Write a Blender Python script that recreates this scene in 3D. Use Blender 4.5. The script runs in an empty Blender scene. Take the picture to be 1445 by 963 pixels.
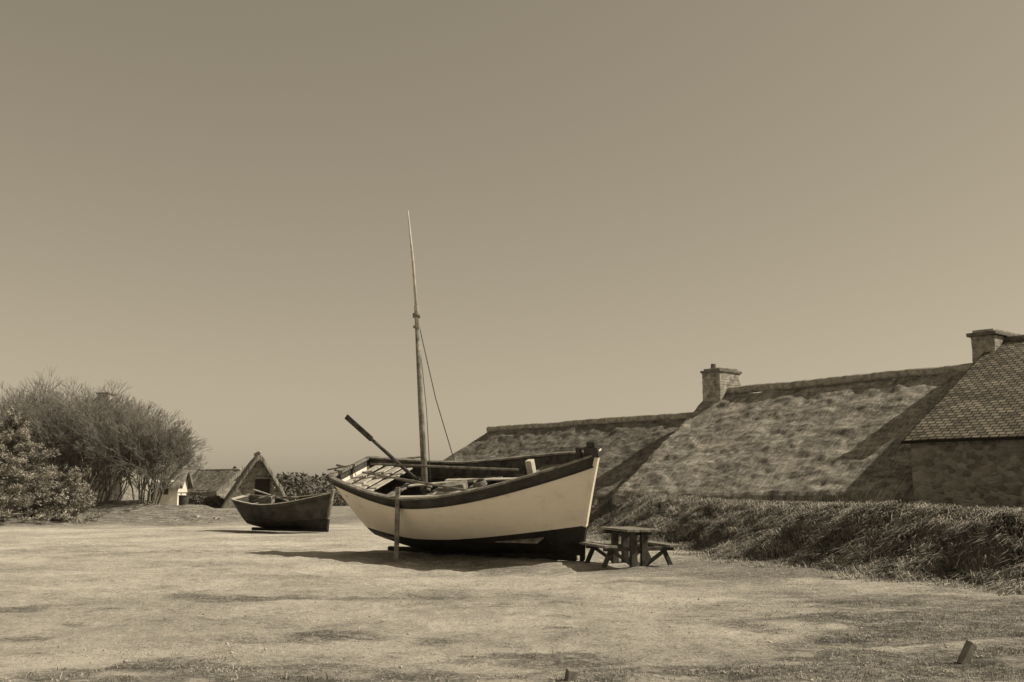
import bpy, math, random
import numpy as np
from mathutils import Vector, Matrix
random.seed(4); rng=np.random.default_rng(4)
sc=bpy.context.scene
# ------------------------------------------------------------------ noise
def _h(ix,iy,seed):
    n=(ix.astype(np.int64)*374761393+iy.astype(np.int64)*668265263+seed*974711)&0x7fffffff
    n=((n^(n>>13))*1274126177)&0x7fffffff
    n=n^(n>>16)
    return (n&0xffff)/65535.0
def vn(x,y,seed=0):
    x=np.asarray(x,float);y=np.asarray(y,float)
    ix=np.floor(x);iy=np.floor(y);fx=x-ix;fy=y-iy
    fx=fx*fx*(3-2*fx);fy=fy*fy*(3-2*fy)
    a=_h(ix,iy,seed);b=_h(ix+1,iy,seed);c=_h(ix,iy+1,seed);d=_h(ix+1,iy+1,seed)
    return (a*(1-fx)+b*fx)*(1-fy)+(c*(1-fx)+d*fx)*fy
def fbm(x,y,seed=0,o=4):
    s=0;a=.5;t=0
    for i in range(o):
        s=s+a*vn(np.asarray(x)*2**i+i*17.3,np.asarray(y)*2**i-i*9.1,seed+i);t+=a;a*=.5
    return s/t
def sst(a,b,x):
    t=np.clip((x-a)/(b-a),0,1);return t*t*(3-2*t)
# ------------------------------------------------------------------ materials
TS=(1.0,.935,.82)
def col(v): return (v*TS[0],v*TS[1],v*TS[2],1)
def newmat(name):
    m=bpy.data.materials.new(name);m.use_nodes=True
    nt=m.node_tree;b=nt.nodes['Principled BSDF'];b.inputs['Specular IOR Level'].default_value=.2
    return m,nt,b
def N(nt,t,**k):
    n=nt.nodes.new(t)
    for a,v in k.items(): setattr(n,a,v)
    return n
def noise(nt,vec,scale,detail=5,rough=.6):
    n=N(nt,'ShaderNodeTexNoise');n.inputs['Scale'].default_value=scale
    n.inputs['Detail'].default_value=detail;n.inputs['Roughness'].default_value=rough
    if vec is not None: nt.links.new(vec,n.inputs['Vector'])
    return n.outputs['Fac']
def ramp(nt,fac,stops):
    r=N(nt,'ShaderNodeValToRGB');e=r.color_ramp.elements
    while len(e)<len(stops): e.new(.5)
    for i,(p,v) in enumerate(stops):
        e[i].position=p;e[i].color=col(v)
    nt.links.new(fac,r.inputs[0]);return r.outputs[0]
def mathn(nt,op,a,b=None,clamp=False):
    n=N(nt,'ShaderNodeMath',operation=op);n.use_clamp=clamp
    for i,x in enumerate((a,b)):
        if x is None: continue
        if isinstance(x,(int,float)): n.inputs[i].default_value=x
        else: nt.links.new(x,n.inputs[i])
    return n.outputs[0]
def bump(nt,b,h,strength,dist):
    n=N(nt,'ShaderNodeBump');n.inputs['Strength'].default_value=strength;n.inputs['Distance'].default_value=dist
    nt.links.new(h,n.inputs['Height']);nt.links.new(n.outputs[0],b.inputs['Normal'])
def mapped(nt,kind='Object',scale=(1,1,1)):
    tc=N(nt,'ShaderNodeTexCoord');mp=N(nt,'ShaderNodeMapping');mp.inputs['Scale'].default_value=scale
    nt.links.new(tc.outputs[kind],mp.inputs[0]);return mp.outputs[0]
def simple(name,lo,hi,scale=3,rough=.85,bs=.3,bd=.02,stretch=(1,1,1),kind='Object',p0=.35,p1=.65):
    m,nt,b=newmat(name);v=mapped(nt,kind,stretch)
    f=noise(nt,v,scale,7,.65)
    nt.links.new(ramp(nt,f,[(p0,lo),(p1,hi)]),b.inputs['Base Color'])
    b.inputs['Roughness'].default_value=rough
    f2=noise(nt,v,scale*4,6,.7);bump(nt,b,f2,bs,bd);return m
M={}
def paint():
    m,nt,b=newmat('white_paint');v=mapped(nt,'Object',(1,1,1));f=noise(nt,v,2.0,8,.7)
    c=ramp(nt,f,[(.28,.66),(.42,.82),(.7,.88)])
    v2=mapped(nt,'Object',(1.2,1.2,7));s=noise(nt,v2,2.2,6,.75)
    c2=ramp(nt,s,[(.30,.45),(.42,1.0)])
    mx=N(nt,'ShaderNodeMixRGB',blend_type='MULTIPLY');mx.inputs[0].default_value=.3
    nt.links.new(c,mx.inputs[1]);nt.links.new(c2,mx.inputs[2]);nt.links.new(mx.outputs[0],b.inputs['Base Color'])
    b.inputs['Roughness'].default_value=.6;bump(nt,b,s,.25,.01);return m
M['white']=paint()
M['darkpaint']=simple('dark_paint',.03,.07,3,.6,.25,.01)
M['bottompaint']=simple('antifouling_paint',.02,.05,2,.8,.3,.01)
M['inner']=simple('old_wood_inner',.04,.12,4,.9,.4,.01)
M['wood']=simple('weathered_wood',.11,.30,6,.85,.4,.008)
M['woodlight']=simple('pale_wood',.34,.60,5,.8,.3,.006)
M['wooddark']=simple('dark_wood',.04,.10,6,.85,.4,.008)
M['rope']=simple('rope_mat',.08,.16,20,.9)
M['chim']=simple('chimney_granite',.14,.48,4,.95,.8,.04)
M['capst']=simple('cap_slate',.09,.22,5,.9,.5,.03)
M['ridge']=simple('ridge_turf',.18,.50,5,.95,.9,.05)
M['limewash']=simple('limewash',.55,.75,2,.9,.3,.01)
M['twig']=simple('twig_bark',.14,.26,2,.95)
M['needle']=simple('conifer_needles',.14,.50,1.6,.85,.2,.01)
M['hedge']=simple('hedge_leaves',.10,.19,.5,.95)
M['grassb']=simple('grass_blades',.09,.52,1.6,.9,.1,.01,p0=.3,p1=.7)
M['grassf']=simple('short_grass_blades',.14,.46,1.5,.9,.1,.01)
M['pebble']=simple('pebbles_mat',.22,.75,9,.9)
M['glass']=simple('dark_glass',.015,.025,3,.3)
def thatch(name,lo,hi):
    m,nt,b=newmat(name)
    v=mapped(nt,'UV',(9,1.2,1));st=noise(nt,v,1.7,9,.8)
    v2=mapped(nt,'UV',(1,1.2,1));pa=noise(nt,v2,.55,8,.78)
    v3=mapped(nt,'UV',(1.5,3.0,1));pb=noise(nt,v3,1.2,8,.8)
    f=mathn(nt,'ADD',mathn(nt,'MULTIPLY',st,.36),mathn(nt,'ADD',mathn(nt,'MULTIPLY',pa,.28),mathn(nt,'MULTIPLY',pb,.36)))
    nt.links.new(ramp(nt,f,[(.42,lo),(.49,(lo+hi)*.40),(.565,hi)]),b.inputs['Base Color'])
    b.inputs['Roughness'].default_value=.95
    h=mathn(nt,'ADD',mathn(nt,'MULTIPLY',st,1.1),mathn(nt,'MULTIPLY',pb,1.6));bump(nt,b,h,1.0,.17);return m
M['thatch']=thatch('thatch',.10,.74)
M['thatch2']=thatch('thatch_far',.08,.44)
def slate():
    m,nt,b=newmat('slate_roofing');v=mapped(nt,'UV',(1,1,1))
    br=N(nt,'ShaderNodeTexBrick');nt.links.new(v,br.inputs['Vector'])
    br.inputs['Scale'].default_value=1;br.inputs['Brick Width'].default_value=.24;br.inputs['Row Height'].default_value=.17
    br.inputs['Mortar Size'].default_value=.022;br.inputs['Mortar Smooth'].default_value=.3
    br.inputs['Color1'].default_value=col(.15);br.inputs['Color2'].default_value=col(.36);br.inputs['Mortar'].default_value=col(.03)
    n=noise(nt,v,1.3,6,.7);mx=N(nt,'ShaderNodeMixRGB',blend_type='MULTIPLY');mx.inputs[0].default_value=.9
    nt.links.new(br.outputs['Color'],mx.inputs[1]);nt.links.new(ramp(nt,n,[(.3,.35),(.7,1.0)]),mx.inputs[2])
    nt.links.new(mx.outputs[0],b.inputs['Base Color']);b.inputs['Roughness'].default_value=.8
    bump(nt,b,mathn(nt,'SUBTRACT',1.0,br.outputs['Fac']),.9,.04);return m
M['slate']=slate()
def rubble(name,lo,hi):
    m,nt,b=newmat(name);v=mapped(nt,'Object',(1,1,1.5));w=N(nt,'ShaderNodeTexNoise');w.inputs['Scale'].default_value=3
    nt.links.new(v,w.inputs['Vector']);mxv=N(nt,'ShaderNodeMixRGB');mxv.inputs[0].default_value=.12
    nt.links.new(v,mxv.inputs[1]);nt.links.new(w.outputs['Color'],mxv.inputs[2]);v=mxv.outputs[0]
    vo=N(nt,'ShaderNodeTexVoronoi');nt.links.new(v,vo.inputs['Vector']);vo.inputs['Scale'].default_value=5.5
    ve=N(nt,'ShaderNodeTexVoronoi',feature='DISTANCE_TO_EDGE');nt.links.new(v,ve.inputs['Vector']);ve.inputs['Scale'].default_value=5.5
    sp=N(nt,'ShaderNodeSeparateColor');nt.links.new(vo.outputs['Color'],sp.inputs[0])
    n=noise(nt,v,5,7,.75);n2=noise(nt,v,1.1,6,.7)
    f=mathn(nt,'ADD',mathn(nt,'MULTIPLY',sp.outputs[0],.20),mathn(nt,'ADD',mathn(nt,'MULTIPLY',n,.44),mathn(nt,'MULTIPLY',n2,.36)))
    nt.links.new(ramp(nt,f,[(.34,lo),(.62,hi)]),b.inputs['Base Color'])
    b.inputs['Roughness'].default_value=.95
    bump(nt,b,mathn(nt,'ADD',mathn(nt,'MULTIPLY',mathn(nt,'MINIMUM',ve.outputs['Distance'],.15),.5),mathn(nt,'MULTIPLY',n,.25)),1,.2);return m
M['rubble']=rubble('rubble_stone',.11,.36)
def groundmat():
    m,nt,b=newmat('sand_and_turf')
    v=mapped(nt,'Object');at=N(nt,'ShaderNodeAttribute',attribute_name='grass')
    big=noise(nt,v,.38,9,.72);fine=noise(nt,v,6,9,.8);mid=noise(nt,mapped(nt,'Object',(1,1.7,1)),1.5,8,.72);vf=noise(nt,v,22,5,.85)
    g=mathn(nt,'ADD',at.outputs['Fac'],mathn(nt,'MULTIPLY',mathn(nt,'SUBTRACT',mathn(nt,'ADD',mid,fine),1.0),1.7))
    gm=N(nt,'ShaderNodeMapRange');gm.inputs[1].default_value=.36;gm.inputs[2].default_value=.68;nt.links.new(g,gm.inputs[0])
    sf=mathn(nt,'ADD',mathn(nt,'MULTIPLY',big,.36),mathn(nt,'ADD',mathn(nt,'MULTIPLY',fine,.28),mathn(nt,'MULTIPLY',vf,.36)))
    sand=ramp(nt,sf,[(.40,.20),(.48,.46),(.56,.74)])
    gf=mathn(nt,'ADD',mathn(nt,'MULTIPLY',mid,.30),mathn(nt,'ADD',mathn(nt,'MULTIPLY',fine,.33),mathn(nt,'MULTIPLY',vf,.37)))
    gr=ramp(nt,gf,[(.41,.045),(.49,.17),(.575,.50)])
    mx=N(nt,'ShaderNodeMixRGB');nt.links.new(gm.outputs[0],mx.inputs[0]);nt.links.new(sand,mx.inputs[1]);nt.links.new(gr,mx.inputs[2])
    nt.links.new(mx.outputs[0],b.inputs['Base Color']);b.inputs['Roughness'].default_value=.97
    h=mathn(nt,'ADD',mathn(nt,'MULTIPLY',fine,1.0),mathn(nt,'MULTIPLY',vf,.8));bump(nt,b,h,1,.07);return m
M['ground']=groundmat()
M['bank']=simple('bank_turf',.04,.22,1.9,.95,1.0,.15,stretch=(1,1,1.6),p0=.38,p1=.62)
# ------------------------------------------------------------------ mesh helpers
class MB:
    def __init__(s): s.v=[];s.f=[];s.m=[];s.uv={}
    def add(s,vs,fs,mi=0):
        o=len(s.v);s.v+= [tuple(p) for p in vs]
        for f in fs: s.f.append(tuple(i+o for i in f));s.m.append(mi)
    def box(s,c,size,R=None,mi=0,jit=0):
        R=R or Matrix.Identity(3);c=Vector(c);hx,hy,hz=[k/2 for k in size];vs=[]
        for z in(-hz,hz):
            for y in(-hy,hy):
                for x in(-hx,hx):
                    vs.append(c+R@Vector((x+random.uniform(-jit,jit),y+random.uniform(-jit,jit),z+random.uniform(-jit,jit))))
        s.add(vs,[(0,2,3,1),(4,5,7,6),(0,1,5,4),(2,6,7,3),(0,4,6,2),(1,3,7,5)],mi)
    def beam(s,a,b,w,h,up=(0,0,1),mi=0):
        a=Vector(a);b=Vector(b);x=(b-a).normalized();y=Vector(up).cross(x).normalized();z=x.cross(y)
        R=Matrix((x,y,z)).transposed();s.box((a+b)/2,((b-a).length,w,h),R,mi)
    def tube(s,pts,rad,n=8,mi=0,cap=True):
        pts=[Vector(p) for p in pts];vs=[];fs=[]
        for i,p in enumerate(pts):
            d=(pts[min(i+1,len(pts)-1)]-pts[max(i-1,0)]).normalized()
            a=d.orthogonal().normalized() if i==0 else (pa-d*pa.dot(d)).normalized()
            pa=a;c=d.cross(a);r=rad[i] if hasattr(rad,'__len__') else rad
            for k in range(n):
                t=2*math.pi*k/n;vs.append(p+(a*math.cos(t)+c*math.sin(t))*r)
        for i in range(len(pts)-1):
            for k in range(n):
                fs.append((i*n+k,i*n+(k+1)%n,(i+1)*n+(k+1)%n,(i+1)*n+k))
        if cap: fs+= [tuple(range(n))[::-1],tuple((len(pts)-1)*n+k for k in range(n))]
        s.add(vs,fs,mi)
    def build(s,name,mats,parent=None,smooth=False,M4=None,bev=0):
        o=parent.location if parent else Vector((0,0,0))
        vs=[(M4@Vector(p) if M4 else Vector(p))-o for p in s.v]
        me=bpy.data.meshes.new(name);me.from_pydata(vs,[],s.f)
        for m in mats: me.materials.append(m)
        me.polygons.foreach_set('material_index',s.m)
        if smooth: me.polygons.foreach_set('use_smooth',[True]*len(s.f))
        me.update();ob=bpy.data.objects.new(name,me);sc.collection.objects.link(ob)
        if parent: ob.parent=parent
        if bev:
            b=ob.modifiers.new('bev','BEVEL');b.width=bev;b.segments=2;b.limit_method='ANGLE'
        return ob
def empty(name,loc):
    e=bpy.data.objects.new(name,None);e.location=loc;sc.collection.objects.link(e);e.empty_display_size=.3;return e
def tris(name,V,T,mat,parent=None,smooth=False):
    V=np.asarray(V,np.float32)
    if parent: V=V-np.array(parent.location,np.float32)
    me=bpy.data.meshes.new(name);me.vertices.add(len(V));me.vertices.foreach_set('co',V.ravel())
    T=np.asarray(T,np.int32);k=T.shape[1];me.loops.add(T.size);me.loops.foreach_set('vertex_index',T.ravel())
    me.polygons.add(len(T));me.polygons.foreach_set('loop_start',np.arange(0,T.size,k,dtype=np.int32))
    me.materials.append(mat);me.update(calc_edges=True);me.validate()
    if smooth: me.polygons.foreach_set('use_smooth',np.ones(len(me.polygons),bool))
    ob=bpy.data.objects.new(name,me);sc.collection.objects.link(ob)
    if parent: ob.parent=parent
    return ob
def grid(name,P,mats,UV=None,parent=None,smooth=True):
    n,m,_=P.shape;idx=np.arange(n*m).reshape(n,m)
    T=np.stack([idx[:-1,:-1],idx[1:,:-1],idx[1:,1:],idx[:-1,1:]],-1).reshape(-1,4)
    ob=tris(name,P.reshape(-1,3),T,mats,parent,smooth)
    if UV is not None:
        uv=ob.data.uv_layers.new(name='UVMap');li=np.zeros(len(ob.data.loops),np.int32);ob.data.loops.foreach_get('vertex_index',li)
        uv.data.foreach_set('uv',UV.reshape(-1,2)[li].astype(np.float32).ravel())
    return ob
def blades(P,H,W,D,droop=.5,facing=None):
    n=len(P);a=rng.uniform(0,math.pi,n);s=np.stack([np.cos(a),np.sin(a),np.zeros(n)],-1)*W[:,None]*.5
    up=np.zeros((n,3));up[:,2]=1
    mid=P+ (up*.6+D*.25)*H[:,None];tip=P+(up*(1-droop*.5)+D*(.5+droop*.5))*H[:,None]
    V=np.stack([P-s,P+s,mid-s*.8,mid+s*.8,tip],1).reshape(-1,3)
    b=np.arange(n)[:,None]*5
    T=np.concatenate([b+np.array([[0,1,3]]),b+np.array([[0,3,2]]),b+np.array([[2,3,4]])])
    return V,T
# ------------------------------------------------------------------ terrain
def gz(x,y):
    x=np.asarray(x,float);y=np.asarray(y,float)
    z=(fbm(x*.35,y*.35,3,4)-.5)*.14*sst(400,60,np.hypot(x,y))
    z=z+1.0*np.exp(-(((x+19)/5.5)**2+((y-51)/4.0)**2))*(.7+.6*fbm(x*.6,y*.6,9,3))
    z=z+.45*np.exp(-(((x+22)/4)**2+((y-43)/3.0)**2))
    z=z-.20*np.exp(-(((x+.9)/3.2)**2+((y-20.7)/1.7)**2))
    z=z+.05*np.exp(-((y-15.6-.04*x)/.5)**2)*sst(3,-1,x)
    for o in (0,1.55):
        z=z-.045*np.exp(-((y-(17.6+o+.10*x+.5*np.sin(x*.22)))/.16)**2)*sst(3,0,x)*sst(-30,-20,x)
    return z
def micro(x,y): return (fbm(x*2.6,y*2.6,5,4)-.5)*.085*sst(45,25,y)
def gmask(x,y):
    n=fbm(x*.55,y*.8,21,5)-.5;n2=fbm(x*1.5,y*2.6,33,4)-.5
    right=sst(-1.6,2.2,x-(1.4+(23-y)*.16))*.55
    fore=sst(9.8,8.4,y-.1*x)*.22
    mott=sst(15.6,14.2,y)*.16
    lip=.30*np.exp(-((y-15.0-.04*x)/.28)**2)*sst(2,-1,x)
    far=sst(38,50,y-(x+8)*.2)*.6
    boat_shade_turf=.85*np.exp(-(((x+1.6)/3.2)**2+((y-23.2+(x+1.6)*.6)/1.6)**2))+.7*np.exp(-(((x+8.9)/2.6)**2+((y-37.3)/2.0)**2))  # turf under each boat; its darker colour also paints in the boat's shade
    moundl=.9*np.exp(-(((x+19)/6)**2+((y-50)/5)**2))+.7*np.exp(-(((x+22)/5)**2+((y-42)/3)**2))
    return .04+right+fore+mott+lip+far+boat_shade_turf+moundl+n*1.2*sst(24,12,y)+n*.6+n2*1.6*sst(17,12,y)
def axis(fine0,fine1,step,ext):
    a=list(np.arange(fine0,fine1,step));d=step;lo=fine0;left=[]
    while lo>-ext: d*=1.18;lo-=d;left.append(lo)
    d=step;hi=a[-1];right=[]
    while hi<ext: d*=1.18;hi+=d;right.append(hi)
    return np.array(left[::-1]+a+right)
xs=axis(-16,9,.08,1800);ys=axis(7,30,.07,1800)
X,Y=np.meshgrid(xs,ys,indexing='ij');Z=gz(X,Y)+micro(X,Y)
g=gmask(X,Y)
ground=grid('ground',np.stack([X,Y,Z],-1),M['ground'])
at=ground.data.attributes.new('grass','FLOAT','POINT');at.data.foreach_set('value',g.astype(np.float32).ravel())  # turf cover, including the painted shade under the boats
# bank + plateau
FY=np.array([4,8,12,15.8,18,21.1,25,30,36,44,52,62]);FX=np.array([12,10.2,8.9,7.7,6.8,5.6,4.2,3.3,2.4,1.0,-1.2,-4])
def footx(y): return np.interp(y,FY,FX)+(vn(y*.5,y*0,7)-.5)*.7
def bankz(a,y):
    H=np.interp(y,[8,16,20,30,38,52,62],[1.0,1.08,1.10,1.20,1.32,1.33,.8])
    r=sst(-.2,2.3,a+(fbm(a*.6,y*.6,15,3)-.5)*1.1)
    z=-.10+(H+.10)*r
    lump=fbm(a*1.9+y*.5,y*1.5,41,4)-.5
    w=np.exp(-((a-1.2)/1.05)**2)
    z=z+lump*(.72*w+.06*sst(-.2,.4,a))
    z=z-sst(4,10,a)*.06
    return z
av=np.concatenate([np.arange(-.5,4.6,.07),np.arange(4.6,11,.3),np.arange(11,70,3)])
yv=np.concatenate([np.arange(6,32,.08),np.arange(32,64,.3)])
A,YY=np.meshgrid(av,yv,indexing='ij');XX=footx(YY)+A
bk=grid('grass_bank',np.stack([XX,YY+.25*np.minimum(A,3),bankz(A,YY)],-1),M['bank'])
def bankP(a,y,dz=0): return np.stack([footx(y)+a,y+.25*np.minimum(a,3),bankz(a,y)+dz],-1)
nt_=3000;K=52
ty=8+(44-8)*rng.random(nt_)**1.25;ta=rng.uniform(-.45,2.5,nt_)
sz=rng.uniform(.55,1.35,nt_)
ty=np.repeat(ty,K);ta=np.repeat(ta,K);sz=np.repeat(sz,K);n=len(ty)
ox=rng.normal(0,.10,n)*sz;oy=rng.normal(0,.10,n)*sz
P=bankP(ta+ox,ty+oy,-.02)
wind=vn(ta*.8,ty*.5,77)*1.6-.8
D=np.stack([-.75+ox*4+rng.normal(0,.25,n),-.25+wind*.8+oy*4+rng.normal(0,.25,n),rng.uniform(-.75,.1,n)],-1)
Hh=rng.uniform(.12,.27,n)*sz
V1,T1=blades(P,Hh,rng.uniform(.012,.024,n),D,.8)
n=60000;yy=8+36*rng.random(n)**1.3;aa=rng.uniform(1.9,12,n);P=bankP(aa,yy,-.01)
ang=rng.uniform(0,6.28,n);D=np.stack([np.cos(ang),np.sin(ang),0*ang],-1)
V2,T2=blades(P,rng.uniform(.03,.08,n),rng.uniform(.012,.024,n),D,.9)
tris('bank_grass_tufts',np.concatenate([V1,V2]),np.concatenate([T1,T2+len(V1)]),M['grassb'])
# foreground grass
n=300000
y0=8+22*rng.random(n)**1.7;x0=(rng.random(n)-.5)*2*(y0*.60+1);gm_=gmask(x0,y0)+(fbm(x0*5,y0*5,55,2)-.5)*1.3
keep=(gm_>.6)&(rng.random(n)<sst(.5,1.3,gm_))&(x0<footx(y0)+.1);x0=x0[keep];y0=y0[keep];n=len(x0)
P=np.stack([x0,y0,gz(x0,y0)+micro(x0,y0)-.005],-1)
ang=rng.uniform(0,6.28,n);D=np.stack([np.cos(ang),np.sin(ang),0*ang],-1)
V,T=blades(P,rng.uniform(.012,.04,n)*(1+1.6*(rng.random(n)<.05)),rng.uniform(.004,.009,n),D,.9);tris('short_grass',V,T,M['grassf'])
# pebbles
n=26000;y0=8+18*rng.random(n)**1.4;x0=(rng.random(n)-.5)*2*(y0*.58+.5);k=(x0<footx(y0)-.2)&(fbm(x0*.9,y0*1.4,70,3)+.25*rng.random(n)>.55);x0=x0[k];y0=y0[k];n=len(x0)
r=rng.uniform(.003,.011,n)*np.where(rng.random(n)<.02,1.9,1)
C=np.stack([x0,y0,gz(x0,y0)+micro(x0,y0)+r*.3],-1)
O=np.array([[1,0,0],[0,1,0],[-1,0,0],[0,-1,0],[0,0,.7],[0,0,-.7]],float)
V=(C[:,None,:]+O[None]*r[:,None,None]*rng.uniform(.6,1.4,(n,6,1))).reshape(-1,3)
F=np.array([[0,1,4],[1,2,4],[2,3,4],[3,0,4],[1,0,5],[2,1,5],[3,2,5],[0,3,5]])
tris('pebbles',V,(np.arange(n)[:,None,None]*6+F[None]).reshape(-1,3),M['pebble'])
# ------------------------------------------------------------------ boats
def hull_fn(L,B,smid,sbow,sstern,rb,rs,krise):
    def b(t):
        if t>.45: return B/2*max(0.0,1-((t-.45)/.55)**2.3)**.8+.035
        return B/2*(1-.42*((.45-t)/.45)**1.8)+.035
    def s(t): return smid+(sbow-smid)*max(0,(t-.35)/.65)**1.9+(sstern-smid)*max(0,(.40-t)/.40)**1.6
    def k(t): return krise*max(0,(.3-t)/.3)**1.6
    def pt(t,q,side=1,inset=0):
        w=max(0,(t-.5)/.5)**1.3;w2=max(0,(.35-t)/.35)**1.2*.75
        rd=(1-(1-q)**2)**.62*(.94+.06*q);vv=q**.85;ww=max(w,w2)
        hw=max(.03,(b(t)-inset)*(rd*(1-ww)+vv*ww))
        z=k(t)+(s(t)-k(t))*q
        x=L*t+rb*q**1.1*t**5-rs*q*(1-t)**4
        return Vector((x,side*hw,z))
    return b,s,k,pt
def make_boat(name,origin,yaw,heel,L,B,smid,sbow,sstern,rb,rs,krise,zw,wale,mtop,mbot,mwale,mcap,mstem,n=44):
    root=empty(name,origin)
    M4=Matrix.Translation(Vector(origin))@Matrix.Rotation(yaw,4,'Z')@Matrix.Rotation(heel,4,'X')
    b,s,k,pt=hull_fn(L,B,smid,sbow,sstern,rb,rs,krise)
    h=MB();ts=[i/n for i in range(n+1)]
    for side in(-1,1):
        rows=[]
        for t in ts:
            zt=s(t);qw=min(.9,max(.05,(zw+.10*t-k(t))/(zt-k(t))));qq=1-wale*(1+.5*t)/(zt-k(t))
            qs=[qw*(i/7)**1.6 for i in range(8)]+[qw+(qq-qw)*i/7 for i in range(1,8)]+[qq+(1-qq)*.5,1]
            rows.append([pt(t,q,side) for q in qs])
        m=len(rows[0]);vs=[p for r in rows for p in r];o=len(h.v);h.v+=[tuple(p) for p in vs]
        for i in range(n):
            for j in range(m-1):
                f=(o+i*m+j,o+(i+1)*m+j,o+(i+1)*m+j+1,o+i*m+j+1)
                h.f.append(f if side<0 else f[::-1]);h.m.append(1 if j<7 else(0 if j<14 else 2))
        if side<0: st0=rows[0]
        else: st1=rows[0]
    for j in range(len(st0)-1):
        h.add([st0[j],st0[j+1],st1[j+1],st1[j]],[(0,1,2,3)],1 if j<7 else (0 if j<14 else 2))
    h.build('hull',[mtop,mbot,mwale],root,True,M4)
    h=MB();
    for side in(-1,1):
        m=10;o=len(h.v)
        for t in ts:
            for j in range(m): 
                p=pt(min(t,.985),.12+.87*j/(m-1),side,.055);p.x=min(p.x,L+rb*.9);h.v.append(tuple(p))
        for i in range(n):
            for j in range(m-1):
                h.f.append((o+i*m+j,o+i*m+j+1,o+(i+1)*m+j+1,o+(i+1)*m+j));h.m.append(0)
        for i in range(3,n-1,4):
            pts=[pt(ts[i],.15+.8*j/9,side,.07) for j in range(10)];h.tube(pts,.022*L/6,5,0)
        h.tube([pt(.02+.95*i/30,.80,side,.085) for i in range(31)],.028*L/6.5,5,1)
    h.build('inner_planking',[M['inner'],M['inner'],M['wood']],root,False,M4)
    h=MB()
    for side in(-1,1):
        prev=None;gw=.075*L/6.2;gh=.05*L/6.2
        for i,t in enumerate(ts):
            p=pt(t,1,side);c=[p+Vector((0,side*gw*.5,.004)),p+Vector((0,side*gw*.5,gh)),p+Vector((0,-side*gw,gh)),p+Vector((0,-side*gw,.004))]
            if prev:
                h.add(prev+c,[(0,1,5,4),(1,2,6,5),(2,3,7,6),(3,0,4,7)])
            prev=c
        rub=[pt(t,1-wale*(1+.5*t)/(s(t)-k(t)),side)+Vector((0,side*.012,0)) for t in ts];h.tube(rub,.022*L/6.2,6,1)
    p0=pt(0,1,-1);p1=pt(0,1,1);h.beam(p0+Vector((0,0,.02)),p1+Vector((0,0,.02)),.09,.07)
    h.build('gunwale',[mcap,mwale],root,False,M4)
    h=MB();kd=.13*L/6.2
    h.box((L*.52,0,-kd/2+.01),(L*.92,.10,kd+.03),mi=1)
    pts=[pt(1,q,1) for q in [0,.15,.3,.5,.7,.85,1.0]];pts=[Vector((p.x+.02,0,p.z)) for p in pts]
    pts[0].z=-kd*.9
    pts.append(pts[-1]+(pts[-1]-pts[-2]).normalized()*.14)
    for i,(a,c) in enumerate(zip(pts[:-1],pts[1:])): h.beam(a-(c-a)*.04,c+(c-a)*.04,.09,.12,(0,1,0),1 if i<2 else 0)
    h.build('keel_and_stem',[mstem,mbot],root,False,M4,.01)
    return root,M4,pt,s
BO=(-3.45,26.08,.10);YAW=math.radians(-32);HEEL=math.radians(20)
boat,BM,bp,bs=make_boat('fishing_boat',BO,YAW,HEEL,5.9,2.6,1.78,2.36,2.14,.85,.35,.36,.62,.17,M['white'],M['bottompaint'],M['darkpaint'],M['wood'],M['white'])
h=MB()
for t,w in((.08,.5),(.20,.24),(.36,.24),(.52,.28),(.68,.26)):
    p=bp(t,.80,1,.09);h.box((p.x,0,p.z),(w,2*p.y,.05),mi=0)
for i in range(4):
    x=.05+i*.25;p=bp(x/6.25,.90,1,.09);h.box((x+random.uniform(-.02,.02),0,p.z+.01),(.235,2*p.y,.035),mi=1)
for i in range(6):
    t=.80+i*.028;p=bp(t,.90,1,.09);h.box((p.x,0,p.z),(.16,2*p.y,.035),mi=0)
for i in range(9):
    h.box((3.0,-.55+i*.138,.52),(4.4,.12,.03),mi=0)
h.box((5.05,-.05,2.02),(.16,.16,.52),mi=1)
h.box((6.68,0,2.44),(.34,.24,.22),mi=2);h.box((6.68,0,2.60),(.20,.16,.14),mi=2)
h.box((6.40,-.14,2.46),(.10,.10,.26),mi=2)
h.build('thwarts_and_decks',[M['wood'],M['woodlight'],M['darkpaint']],boat,False,BM,.008)
h=MB()
for a,b_,w in (((1.0,-.75,1.62),(3.7,-.55,1.60),.16),((1.3,.15,1.60),(3.8,.55,1.64),.14),((2.4,-.35,1.58),(4.9,-.1,1.72),.18),((2.2,.5,1.62),(4.6,.35,1.70),.12)):
    h.beam(a,b_,w,.03,mi=0)
h.tube([(.1,.3,2.14),(4.2,.75,1.78)],[.03,.035],7,1);h.tube([(.3,-.3,2.12),(3.8,-.65,1.74)],[.028,.03],7,1)
h.box((2.9,-.1,1.66),(.5,.34,.18),Matrix.Rotation(.3,3,'Z'),mi=1)
# coiled rope on the thwart
for j in range(4):
    h.tube([(3.5+(.16-.01*j)*math.cos(a),.05+(.16-.01*j)*math.sin(a),1.66+.03*j) for a in np.linspace(0,6.4,22)],.018,5,1)
h.build('loose_planks_and_oars',[M['woodlight'],M['wood']],boat,False,BM)
h=MB()
mb=Vector((-2.13,25.2,.9));mj=Vector((-2.47,25.3,6.0));mt=Vector((-2.73,25.35,8.8))
h.tube([mb,mb.lerp(mj,.5),mj+Vector((0,0,.25))],[.082,.074,.058],12,0)
h.tube([mj+Vector((.05,-.06,-.35)),mj.lerp(mt,.5)+Vector((.03,-.03,0)),mt],[.042,.036,.016],10,1)
h.tube([mj+Vector((.01,-.02,-.06)),mj+Vector((.01,-.02,.05))],[.10,.10],10,0)
h.tube([mj+Vector((.01,-.02,-.33)),mj+Vector((.01,-.02,-.27))],[.085,.085],10,0)
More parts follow.
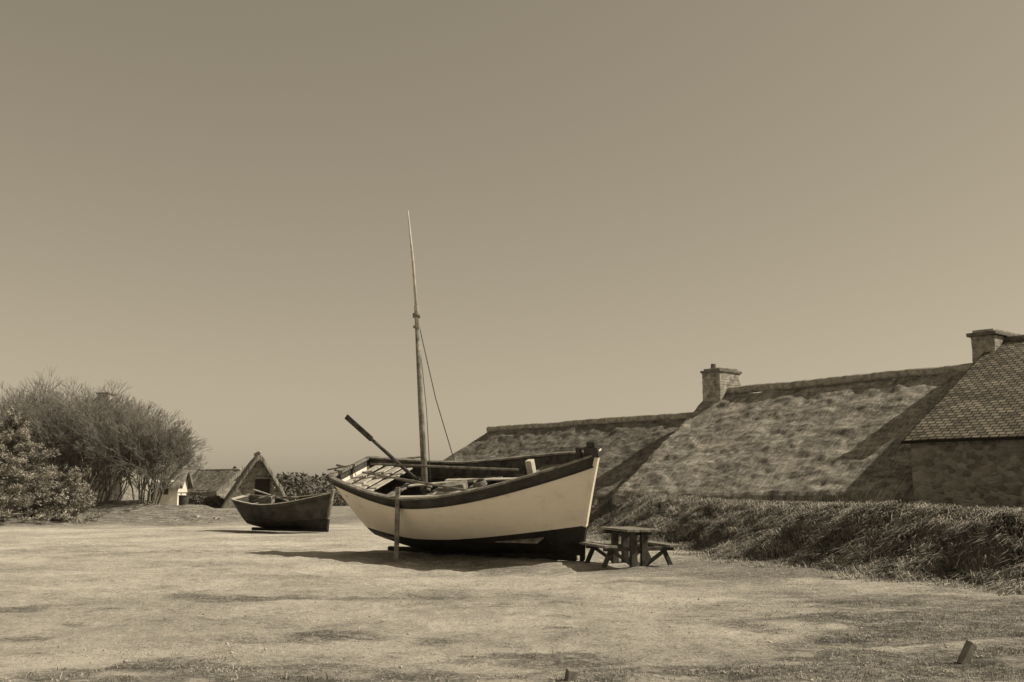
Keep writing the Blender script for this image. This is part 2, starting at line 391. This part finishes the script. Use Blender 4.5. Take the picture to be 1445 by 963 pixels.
h.tube([mb+Vector((-.03,0,.62)),mb+Vector((-.035,0,.74))],[.13,.12],10,0)
h.build('mast',[M['wood'],M['woodlight']],boat,True)
h=MB()
h.tube([mj+Vector((.02,0,-.02)),Vector((-1.98,25.75,3.9)),Vector((-1.42,26.0,2.05))],.014,5)
h.tube([mj+Vector((.02,0,-.02)),Vector((-2.2,25.6,3.6)),Vector((-2.05,25.3,1.7))],.011,5)
h.build('stay_rope',[M['rope']],boat,True)
h=MB()
a=Vector((-4.33,26.0,3.45));b_=Vector((-2.1,25.2,1.55));d=(b_-a)
h.tube([a+d*.28,a+d*.6,b_],[.045,.05,.05],8,0)
h.beam(a,a+d*.32,.05,.14,(0,0,1),0);h.build('sculling_oar',[M['wooddark']],boat,False,None,.01)
h=MB();h.tube([(-4.95,26.9,2.08),(-3.7,26.9,2.30),(-2.3,26.4,2.42)],[.022,.03,.03],7);h.tube([(-4.65,26.6,2.2),(-2.0,25.0,1.62)],[.03,.035],7)
h.build('spars',[M['wood']],boat,True)
h=MB();h.beam((-2.66,23.38,-.12),(-2.66,23.46,1.62),.10,.14,(0,1,0));h.box((-2.66,23.37,-.10),(.28,.3,.06))
q=BM@Vector((4.1,1.45,1.2));h.beam((q.x+.1,q.y+.35,-.1),(q.x,q.y,2.0),.10,.12,(0,1,0))
h.build('prop_leg',[M['wood']],boat,False,None,.01)
SO=(-10.05,38.5,.10)
rb_,RM,rp,rs_=make_boat('rowing_boat',SO,math.radians(-26),math.radians(9),3.65,1.6,1.02,1.34,1.16,.38,.25,.18,.32,.11,M['darkpaint'],M['bottompaint'],M['darkpaint'],M['woodlight'],M['wood'],30)
h=MB()
for t in(.12,.35,.6,.82):
    p=rp(t,.8,1,.06);h.box((p.x,0,p.z),(.22,2*p.y,.035))
h.tube([(.2,.2,1.15),(2.6,-.3,1.15)],.025,6);h.tube([(.0,-.2,1.3),(2.2,.35,1.1)],.025,6)
h.beam((.3,.1,1.45),(1.6,.5,.95),.14,.03);h.beam((.7,-.4,1.1),(1.9,-.1,1.42),.12,.03)
h.tube([(.9,.3,1.0),(1.5,-.1,1.55)],.03,6);h.box((1.0,0,1.08),(.5,.5,.25),Matrix.Rotation(.4,3,'Z'))
h.build('thwarts_and_gear',[M['wood']],rb_,False,RM)
# ------------------------------------------------------------------ picnic table
pt_=empty('picnic_table',(2.56,22.2,0))
TM=Matrix.Translation((2.56,22.2,float(gz(2.5,22.2))))@Matrix.Rotation(math.radians(14),4,'Z')@Matrix.Diagonal((.93,.93,1,1))
h=MB()
for i in range(5): h.box((-.32+i*.16,0,.765+random.uniform(-.004,.004)),(.148,1.9,.05),mi=0)
h.build('table_top',[M['wood']],pt_,False,TM,.006)
h=MB()
for sx in(-1,1):
    for i in(0,1): h.box((sx*(.70+i*.16),0,.44),(.148,1.9,.05))
h.build('benches',[M['wood']],pt_,False,TM,.006)
h=MB()
for y in(-.62,.62):
    for sx in(-1,1):
        h.box((sx*.13,y,.365),(.15,.14,.73));h.beam((sx*.62,y+.08,.40),(sx*.82,y+.08,0),.09,.10,(0,1,0))
        h.beam((sx*.18,y-.005,.05),(sx*.62,y-.005,.33),.07,.09,(0,1,0))
    h.box((0,y,.375),(1.70,.09,.08));h.box((0,y+.10,.695),(.74,.07,.08))
h.build('legs',[M['wooddark']],pt_,False,TM,.006)
# ------------------------------------------------------------------ row of houses
RO=Vector((8.28,40.9,0));U=Vector((.634,-.773,0));Vv=Vector((-.773,-.634,0))
def W(u,v,z): return RO+U*u+Vv*v+Vector((0,0,z))
def thatched(name,u0,u1,rz,ez,w,base,mat,hip=0,seed=0):
    root=empty(name,W((u0+u1)/2,0,base))
    m=110;nu=int((u1-u0)/.07);us=np.linspace(u0,u1,nu);vs=np.linspace(-w,w,2*m+1)
    Ug,Vg=np.meshgrid(us,vs,indexing='ij')
    k=np.abs(Vg)/w
    zz=rz-(rz-ez)*np.sqrt(k**2+.0006)
    zz=zz+(fbm(Ug*.6,Vg*.6,seed,2)-.5)*.16+(fbm(Ug*2.0,Vg*3.0,seed+5,4)-.5)*.17-.08*np.sin(np.pi*k)
    zz=zz+.018*np.abs(((Vg*1.0+.25*fbm(Ug*.8,0*Ug,seed+3,3))%.9)/.9)
    zz-= .05*sst(.97,1,k)
    if hip: zz=np.minimum(zz,ez+(rz-ez)*(Ug-u0+.35)/hip)
    P=np.zeros(Ug.shape+(3,))
    edge=(fbm(Ug*1.6,0*Ug,seed+9,3)-.5)*.14*sst(.9,1,k)*np.sign(Vg)
    for i in range(3): P[...,i]=RO[i]+U[i]*Ug+Vv[i]*(Vg+edge)
    P[...,2]=zz
    th=.36
    def ext(P,ax):
        lo=np.take(P,[0],ax).copy();hi=np.take(P,[-1],ax).copy();lo[...,2]-=th;hi[...,2]-=th
        return np.concatenate([lo,P,hi],ax)
    UV=np.stack([Ug,Vg*1.15],-1)
    P=ext(ext(P,1),0);UVp=np.pad(UV,((1,1),(1,1),(0,0)),'edge')
    UVp[:, 0,1]-=.3;UVp[:,-1,1]+=.3
    grid('thatch_roof',P,mat,UVp,root,True)
    h=MB();a=u0+.12;b_=u1-.12;ww=w-.45
    rr=rz-.42;ev=rr-(rz-ez)*ww/w
    if hip: a=u0+.9; 
    pr=[(-ww,base-.5),(ww,base-.5),(ww,ev),(0,rr if not hip else ev+.3),(-ww,ev)]
    vs_=[W(a,v,z) for v,z in pr]+[W(b_,v,z) for v,z in pr]
    h.add(vs_,[(0,1,2,3,4),(9,8,7,6,5),(0,5,6,1),(1,6,7,2),(2,7,8,3),(3,8,9,4),(4,9,5,0)])
    h.build('walls',[M['rubble']],root)
    h=MB();us=np.linspace(u0+(hip*.85 if hip else 0),u1,140)
    h.tube([W(u,0,rz+.0+.05*(vn(u*.5,0,seed+2)-.5)+.02*(vn(u*3,0,seed)-.5)) for u in us],[.15+.025*float(vn(u*2.7,3,seed)) for u in us],9)
    h.build('ridge',[M['ridge']],root,True)
    return root
c1=thatched('thatched_cottage',-17.2,-.02,4.62,1.30,4.7,1.2,M['thatch2'],2.6,11)
c2=thatched('thatched_cottage.001',-.12,11.72,5.50,1.38,5.8,1.05,M['thatch'],0,61)
def chimney(root,u0,u1,v0,v1,z0,z1,pot=True,cap=.09,ov=.10):
    h=MB();R=Matrix((U,Vv,Vector((0,0,1)))).transposed()
    z=z0;i=0
    while z<z1-.01:
        dz=min(random.uniform(.16,.26),z1-z);j=random.uniform(-.015,.02)
        h.box(W((u0+u1)/2,(v0+v1)/2,z+dz/2),(u1-u0+j,v1-v0+j,dz-.004),R,0,.008);z+=dz
    h.box(W((u0+u1)/2,(v0+v1)/2,z1+cap*.5+.003),(u1-u0+ov,v1-v0+ov,cap),R,1,.01)
    h.box(W((u0+u1)/2,(v0+v1)/2,z1+cap+.055),(u1-u0-.12,v1-v0-.12,.10),R,0,.03)
    if pot:
        p=W((u0+u1)/2-.15,(v0+v1)/2+.3,z1+cap+.1);h.tube([p,p+Vector((0,0,.2))],[.12,.11],10,1)
    h.build('chimney',[M['chim'],M['capst']],root,False,None,.015)
chimney(c2,-.05,.85,-.75,.6,4.4,6.25)
sh=empty('slate_roof_house',W(17,0,1))
u0,u1=11.72,24;rz,ez,w=6.3,2.93,6.02
us=np.linspace(u0-.14,u1,120);vs=np.linspace(0,w+.05,60)
for sgn,nm in((1,'slate_roof_front'),(-1,'slate_roof_back')):
    Ug,Vg=np.meshgrid(us,vs,indexing='ij');zz=rz-(rz-ez)*Vg/w+(fbm(Ug*.8,Vg*.8,90,3)-.5)*.07
    P=np.stack([RO[0]+U[0]*Ug+Vv[0]*Vg*sgn,RO[1]+U[1]*Ug+Vv[1]*Vg*sgn,zz],-1)
    lo=P[:,-1:].copy();lo[...,2]-=.07;P=np.concatenate([P,lo],1);UV=np.stack([Ug,Vg*1.15],-1);UV=np.concatenate([UV,UV[:,-1:]],1)
    lo=P[:1].copy();lo[...,2]-=.1;P=np.concatenate([lo,P],0);UV=np.concatenate([UV[:1],UV],0)
    grid(nm,P,M['slate'],UV,sh,False)
h=MB();ww=w-.22
pr=[(-ww,.4),(ww,.4),(ww,ez+.02),(0,rz-.10),(-ww,ez+.02)]
vs_=[W(u0,v,z) for v,z in pr]+[W(u1-.2,v,z) for v,z in pr]
h.add(vs_,[(0,1,2,3,4),(9,8,7,6,5),(0,5,6,1),(1,6,7,2),(2,7,8,3),(3,8,9,4),(4,9,5,0)])
h.build('walls',[M['rubble']],sh)
h=MB();h.tube([W(u,0,rz+.01) for u in np.linspace(u0,u1,30)],.11,8);h.build('ridge_tiles',[M['capst']],sh,True)
sl=(rz-ez)/w
h=MB()
nrm=(Vv*sl+Vector((0,0,1))).normalized();dn=(Vv-Vector((0,0,sl))).normalized();R2=Matrix((U,dn,nrm)).transposed()
h.box(W(15.9,3.6,rz-sl*3.6+.05),(.8,1.0,.08),R2,0);h.box(W(15.9,3.6,rz-sl*3.6+.10),(.66,.86,.02),R2,1)
h.build('skylight',[M['capst'],M['glass']],sh)
# the chimney is broad across the ridge, narrow along it, and stands against the gable
chimney(sh,11.2,11.95,-3.2,.75,4.6,6.42,False,.11,.2)
# ------------------------------------------------------------------ small houses
def small_house(name,c,ang,wd,ln,eave,ridge,wallmat,roofmat,door=True,over=.25,seed=1,chim=None,openings=()):
    root=empty(name,c);c=Vector(c);f=Vector((math.cos(ang),math.sin(ang),0));s=Vector((-f.y,f.x,0))
    def Q(a,b,z): return c+f*a+s*b+Vector((0,0,z))
    h=MB();hw=wd/2
    pr=[(-hw,-.4),(hw,-.4),(hw,eave),(0,ridge-.2),(-hw,eave)]
    vs=[Q(0,b,z) for b,z in pr]+[Q(-ln,b,z) for b,z in pr]
    h.add(vs,[(0,1,2,3,4),(9,8,7,6,5),(0,5,6,1),(1,6,7,2),(2,7,8,3),(3,8,9,4),(4,9,5,0)])
    h.build('walls',[wallmat],root)
    Rm=Matrix((f,s,Vector((0,0,1)))).transposed()
    if door:
        h=MB()
        h.box(Q(.02,.35,1.85),(.12,1.15,1.35),Rm,0);h.box(Q(.06,.35,2.60),(.12,1.5,.13),Rm,1);h.box(Q(.06,.35,1.12),(.14,1.5,.1),Rm,1)
        h.build('window_opening',[M['glass'],M['wood']],root)
    if openings:
        h=MB()
        for a,z,ww,hh in openings: h.box(Q(-a,-hw,z),(ww,.1,hh),Rm,0)
        h.build('windows_and_door',[M['wooddark']],root)
    n=50;m=34
    hh=hw+over;sl=(ridge-eave)/hw;a=np.linspace(over*1.6,-ln-over,n);b=np.linspace(-hh,hh,2*m+1)
    A,B=np.meshgrid(a,b,indexing='ij');Z=ridge-sl*np.sqrt(B**2+.06)+(fbm(A*1.2,B*1.2,seed,3)-.5)*.2
    P=np.stack([c.x+f.x*A+s.x*B,c.y+f.y*A+s.y*B,Z+c.z],-1)
    UV=np.stack([A,B*1.3],-1)
    for ax in(1,0):
        lo=np.take(P,[0],ax).copy();hi=np.take(P,[-1],ax).copy();lo[...,2]-=.45;hi[...,2]-=.45;P=np.concatenate([lo,P,hi],ax)
        UV=np.concatenate([np.take(UV,[0],ax),UV,np.take(UV,[-1],ax)],ax)
    grid('roof',P,roofmat,UV,root)
    h=MB();h.tube([Q(x,0,ridge-.18) for x in np.linspace(over,-ln-over,12)],.14,8);h.build('ridge',[M['ridge']],root,True)
    if chim:
        h=MB()
        h.box(Q(-chim[0],0,ridge+chim[1]/2-.5),(.9,1.5,chim[1]+1),Rm,0);h.box(Q(-chim[0],0,ridge+chim[1]+.065),(1.1,1.7,.12),Rm,1)
        h.build('chimney',[M['chim'],M['capst']],root)
    return root
small_house('thatched_hut',(-20.7,82,-.2),math.radians(-72),6.0,4.6,.0,4.85,M['rubble'],M['thatch2'],True,.4,5)
small_house('white_cottage',(-31.4,96,.2),math.radians(6),4.2,9,2.0,3.5,M['limewash'],M['thatch2'],False,.3,8,None,((1.2,1.2,.7,.8),(2.6,.95,.9,1.9),(4.4,1.2,.7,.8)))
small_house('stone_cottage',(-27.5,101,.2),math.radians(-40),5,7,1.2,3.4,M['rubble'],M['thatch2'],False,.3,9)
small_house('stone_house',(-31.3,84,.3),math.radians(0),6.5,10,2.8,5.6,M['rubble'],M['slate'],False,.2,10,(3.0,3.5))
lb=empty('litter_bin',(-22.8,70,0));h=MB()
h.tube([(-22.8,70,0),(-22.8,70,1.05)],[.30,.34],14,0);h.tube([(-22.8,70,1.053),(-22.8,70,1.1)],[.37,.37],14,1)
h.box((-22.8,70,1.27),(.66,.66,.06),mi=1);h.box((-23.0,70,1.17),(.05,.05,.14),mi=1);h.box((-22.6,70,1.17),(.05,.05,.14),mi=1)
h.build('bin_body',[M['wooddark'],M['wooddark']],lb,False)
for i,(x,y,hh,rx) in enumerate(((4.22,9.55,.22,.5),(.50,8.72,.12,.2))):
    h=MB();Rm=Matrix.Rotation(rx,3,'Y')@Matrix.Rotation(.5,3,'Z');h.box((x,y,float(gz(x,y))+hh*.35),(.10,.06,hh),Rm,0,.012)
    h.build('wooden_stake' if i==0 else 'wooden_stake.001',[M['wood']],None,False,None,.008)
h=MB()
for i in range(26):
    x=random.uniform(-21,-13.5);y=46.6+random.uniform(-1.4,1.2);r=random.uniform(.06,.17)
    Rm=Matrix.Rotation(random.uniform(0,3),3,'Z')@Matrix.Rotation(random.uniform(-.3,.3),3,'X')
    h.box((x,y,float(gz(x,y))+r*.1),(r*1.7,r,r*.8),Rm,0,r*.2)
h.build('field_stones',[M['chim']],None,False,None,.04)
# ------------------------------------------------------------------ bare shrubs
def shrub(name,c,R,H,stems,lv,seed):
    rnd=random.Random(seed);S=[]
    def br(p,d,l,r,k):
        q=p+d*l;S.append((p,q,r,r*.72))
        if k==0: return
        nb=3 if rnd.random()<.55 else 2
        for _ in range(nb):
            nd=(d+Vector((rnd.gauss(0,.34),rnd.gauss(0,.34),rnd.gauss(.06,.24)))).normalized()
            br(q,nd,l*rnd.uniform(.68,.94),r*.62,k-1)
    for i in range(stems):
        a=rnd.uniform(0,6.283);rr=rnd.random()**.55;x=math.cos(a)*rr;y=math.sin(a)*rr
        p=Vector(c)+Vector((x*R*.5,y*R*.5,0))
        d=Vector((x*.8*R/H*1.5,y*.8*R/H*1.5,1)).normalized()
        br(p,d,H*.235*rnd.uniform(.65,1.1)*(1-.12*rr),.055,lv)
    a=np.array([[*s[0]] for s in S]);b=np.array([[*s[1]] for s in S]);ra=np.maximum(np.array([s[2] for s in S]),.007);rb=np.maximum(np.array([s[3] for s in S]),.0055)
    d=b-a;d/=np.linalg.norm(d,axis=1)[:,None];e=np.cross(d,[.3,.9,.1]);e/=np.linalg.norm(e,axis=1)[:,None];f=np.cross(d,e)
    V=[]
    for k in range(3):
        t=k*2.0944;o=e*math.cos(t)+f*math.sin(t);V.append(a+o*ra[:,None])
    for k in range(3):
        t=k*2.0944;o=e*math.cos(t)+f*math.sin(t);V.append(b+o*rb[:,None])
    V=np.stack(V,1).reshape(-1,3);n=len(S)
    F=np.array([[0,1,4,3],[1,2,5,4],[2,0,3,5]])
    tris(name,V,(np.arange(n)[:,None,None]*6+F[None]).reshape(-1,4),M['twig'])
shrub('bare_shrub',(-21.6,51,.3),2.8,6.3,28,7,1)
shrub('bare_shrub.001',(-18.3,50,.5),1.6,5.3,16,7,2)
shrub('bare_shrub.002',(-24.9,53,.3),2.6,6.3,22,7,3)
def conifer(name,c,R,H,seed,nb=190):
    r=np.random.default_rng(seed);root=empty(name,c);c=np.array(c)
    h=MB();h.tube([c,c+np.array([.1,0,H*.5]),c+np.array([0,.05,H*.92])],[.16,.1,.02],8)
    Ps=[]
    for i in range(nb):
        k=(i+.5)/nb;z=H*(.04+.90*k);rad=R*(1-k**2.0)*r.uniform(.45,1.22)+.12
        a=i*2.399+r.normal(0,.3);d=np.array([math.cos(a),math.sin(a),0])
        tip=c+d*rad+np.array([0,0,z+.05*rad+.18*r.normal()]);b0=c+np.array([0,0,z-.25])
        h.tube([b0,(b0+tip)/2+np.array([0,0,-.05]),tip],[.035,.02,.008],4)
        m=int(4+rad*6)
        for j in range(m):
            f=.35+.65*(j+1)/m;q=b0+(tip-b0)*f;sd=np.array([-d[1],d[0],0])*r.normal(0,.08+.10*rad*(1-abs(f-.6)))
            Ps.append(q+sd+np.array([0,0,r.normal(0,.03)]))
    h.build('trunk_and_limbs',[M['twig']],root)
    Ps=np.array(Ps);K=30;Pn=np.repeat(Ps,K,0)+r.normal(0,.05,(len(Ps)*K,3));n=len(Pn)
    D=r.normal(0,1,(n,3));D[:,2]=D[:,2]*.7+.45;out=Pn-c;out[:,2]=0;D+=out/ (np.linalg.norm(out,axis=1)[:,None]+.1)*.9
    D/=np.linalg.norm(D,axis=1)[:,None];Lh=r.uniform(.07,.17,n);s=np.cross(D,r.normal(0,1,(n,3)));s/=np.linalg.norm(s,axis=1)[:,None];s*=.024
    V=np.stack([Pn-s,Pn+s,Pn+D*Lh[:,None]],1).reshape(-1,3)
    tris('foliage',V,np.arange(n*3).reshape(-1,3),M['needle'],root)
conifer('conifer_tree',(-21.0,42,.2),2.4,4.7,5,130)
conifer('conifer_tree.001',(-18.6,42.8,.2),1.0,2.1,6,46)
def cloud(name,cs,mat,dens,size):
    Vs=[]
    for (x,y,z,rx,rz) in cs:
        n=int(dens);d=rng.normal(0,1,(n,3));d/=np.linalg.norm(d,axis=1)[:,None];rad=rng.random(n)**.4
        bumps=.75+.5*fbm(d[:,0]*2+x,d[:,2]*2+y,int(abs(x))%50,3)
        p=np.array([x,y,z])+d*(rad*bumps)[:,None]*np.array([rx,rx,rz]);p=p[p[:,2]>-.2];n=len(p)
        o=rng.normal(0,size,(n,3,3));Vs.append((p[:,None,:]+o).reshape(-1,3))
    V=np.concatenate(Vs);tris(name,V,np.arange(len(V)).reshape(-1,3),mat)
cs=[]
for i in range(70):
    px=-480+i*9.5+random.uniform(-5,5);y=random.uniform(125,160);x=px*y/1420
    cs.append((x,y,random.uniform(.3,1.0),random.uniform(2.5,5),random.uniform(2.0,3.2)))
cloud('distant_trees',cs,M['hedge'],1300,.22)
cs=[(-26+i*1.3+random.uniform(-.5,.5),80+random.uniform(-1,5),.2,random.uniform(.8,1.4),random.uniform(.6,1.1)) for i in range(2)]
cs+=[(-17.0+i*1.2,90+random.uniform(-2,4),-.3,random.uniform(1.4,2.4),random.uniform(1.2,2.0)) for i in range(8)]
cloud('hedge',cs,M['hedge'],1900,.10)
# ------------------------------------------------------------------ light
AZ=0;EL=42.5
sd=Vector((math.cos(math.radians(AZ))*math.cos(math.radians(EL)),math.sin(math.radians(AZ))*math.cos(math.radians(EL)),math.sin(math.radians(EL))))
sl_=bpy.data.lights.new('sun','SUN');sl_.energy=5.0;sl_.angle=math.radians(.5);sl_.color=(1,.905,.73)
so=bpy.data.objects.new('sun',sl_);so.rotation_euler=sd.to_track_quat('Z','Y').to_euler();so.location=(30,-10,30);sc.collection.objects.link(so)
w=bpy.data.worlds.new('World');sc.world=w;w.use_nodes=True;nt=w.node_tree
bg=nt.nodes['Background'];sky=N(nt,'ShaderNodeTexSky',sky_type='NISHITA');sky.sun_disc=False
sky.sun_elevation=math.radians(EL);sky.sun_rotation=math.radians(90-AZ);sky.dust_density=1.2
bw=N(nt,'ShaderNodeRGBToBW');nt.links.new(sky.outputs[0],bw.inputs[0])
p=mathn(nt,'MULTIPLY',mathn(nt,'POWER',bw.outputs[0],.7),1.16)
vm=N(nt,'ShaderNodeVectorMath',operation='SCALE');vm.inputs[0].default_value=(1,.855,.62);nt.links.new(p,vm.inputs['Scale'])
nt.links.new(vm.outputs[0],bg.inputs['Color']);bg.inputs['Strength'].default_value=.145
# ------------------------------------------------------------------ camera
cam=bpy.data.cameras.new('camera');cam.sensor_width=36;cam.lens=35;cam.clip_end=6000
co=bpy.data.objects.new('camera',cam);co.location=(0,0,1.6);co.rotation_euler=(math.radians(90+8.4),0,0);sc.collection.objects.link(co);sc.camera=co
sc.view_settings.view_transform='Standard';sc.view_settings.look='None';sc.view_settings.exposure=0
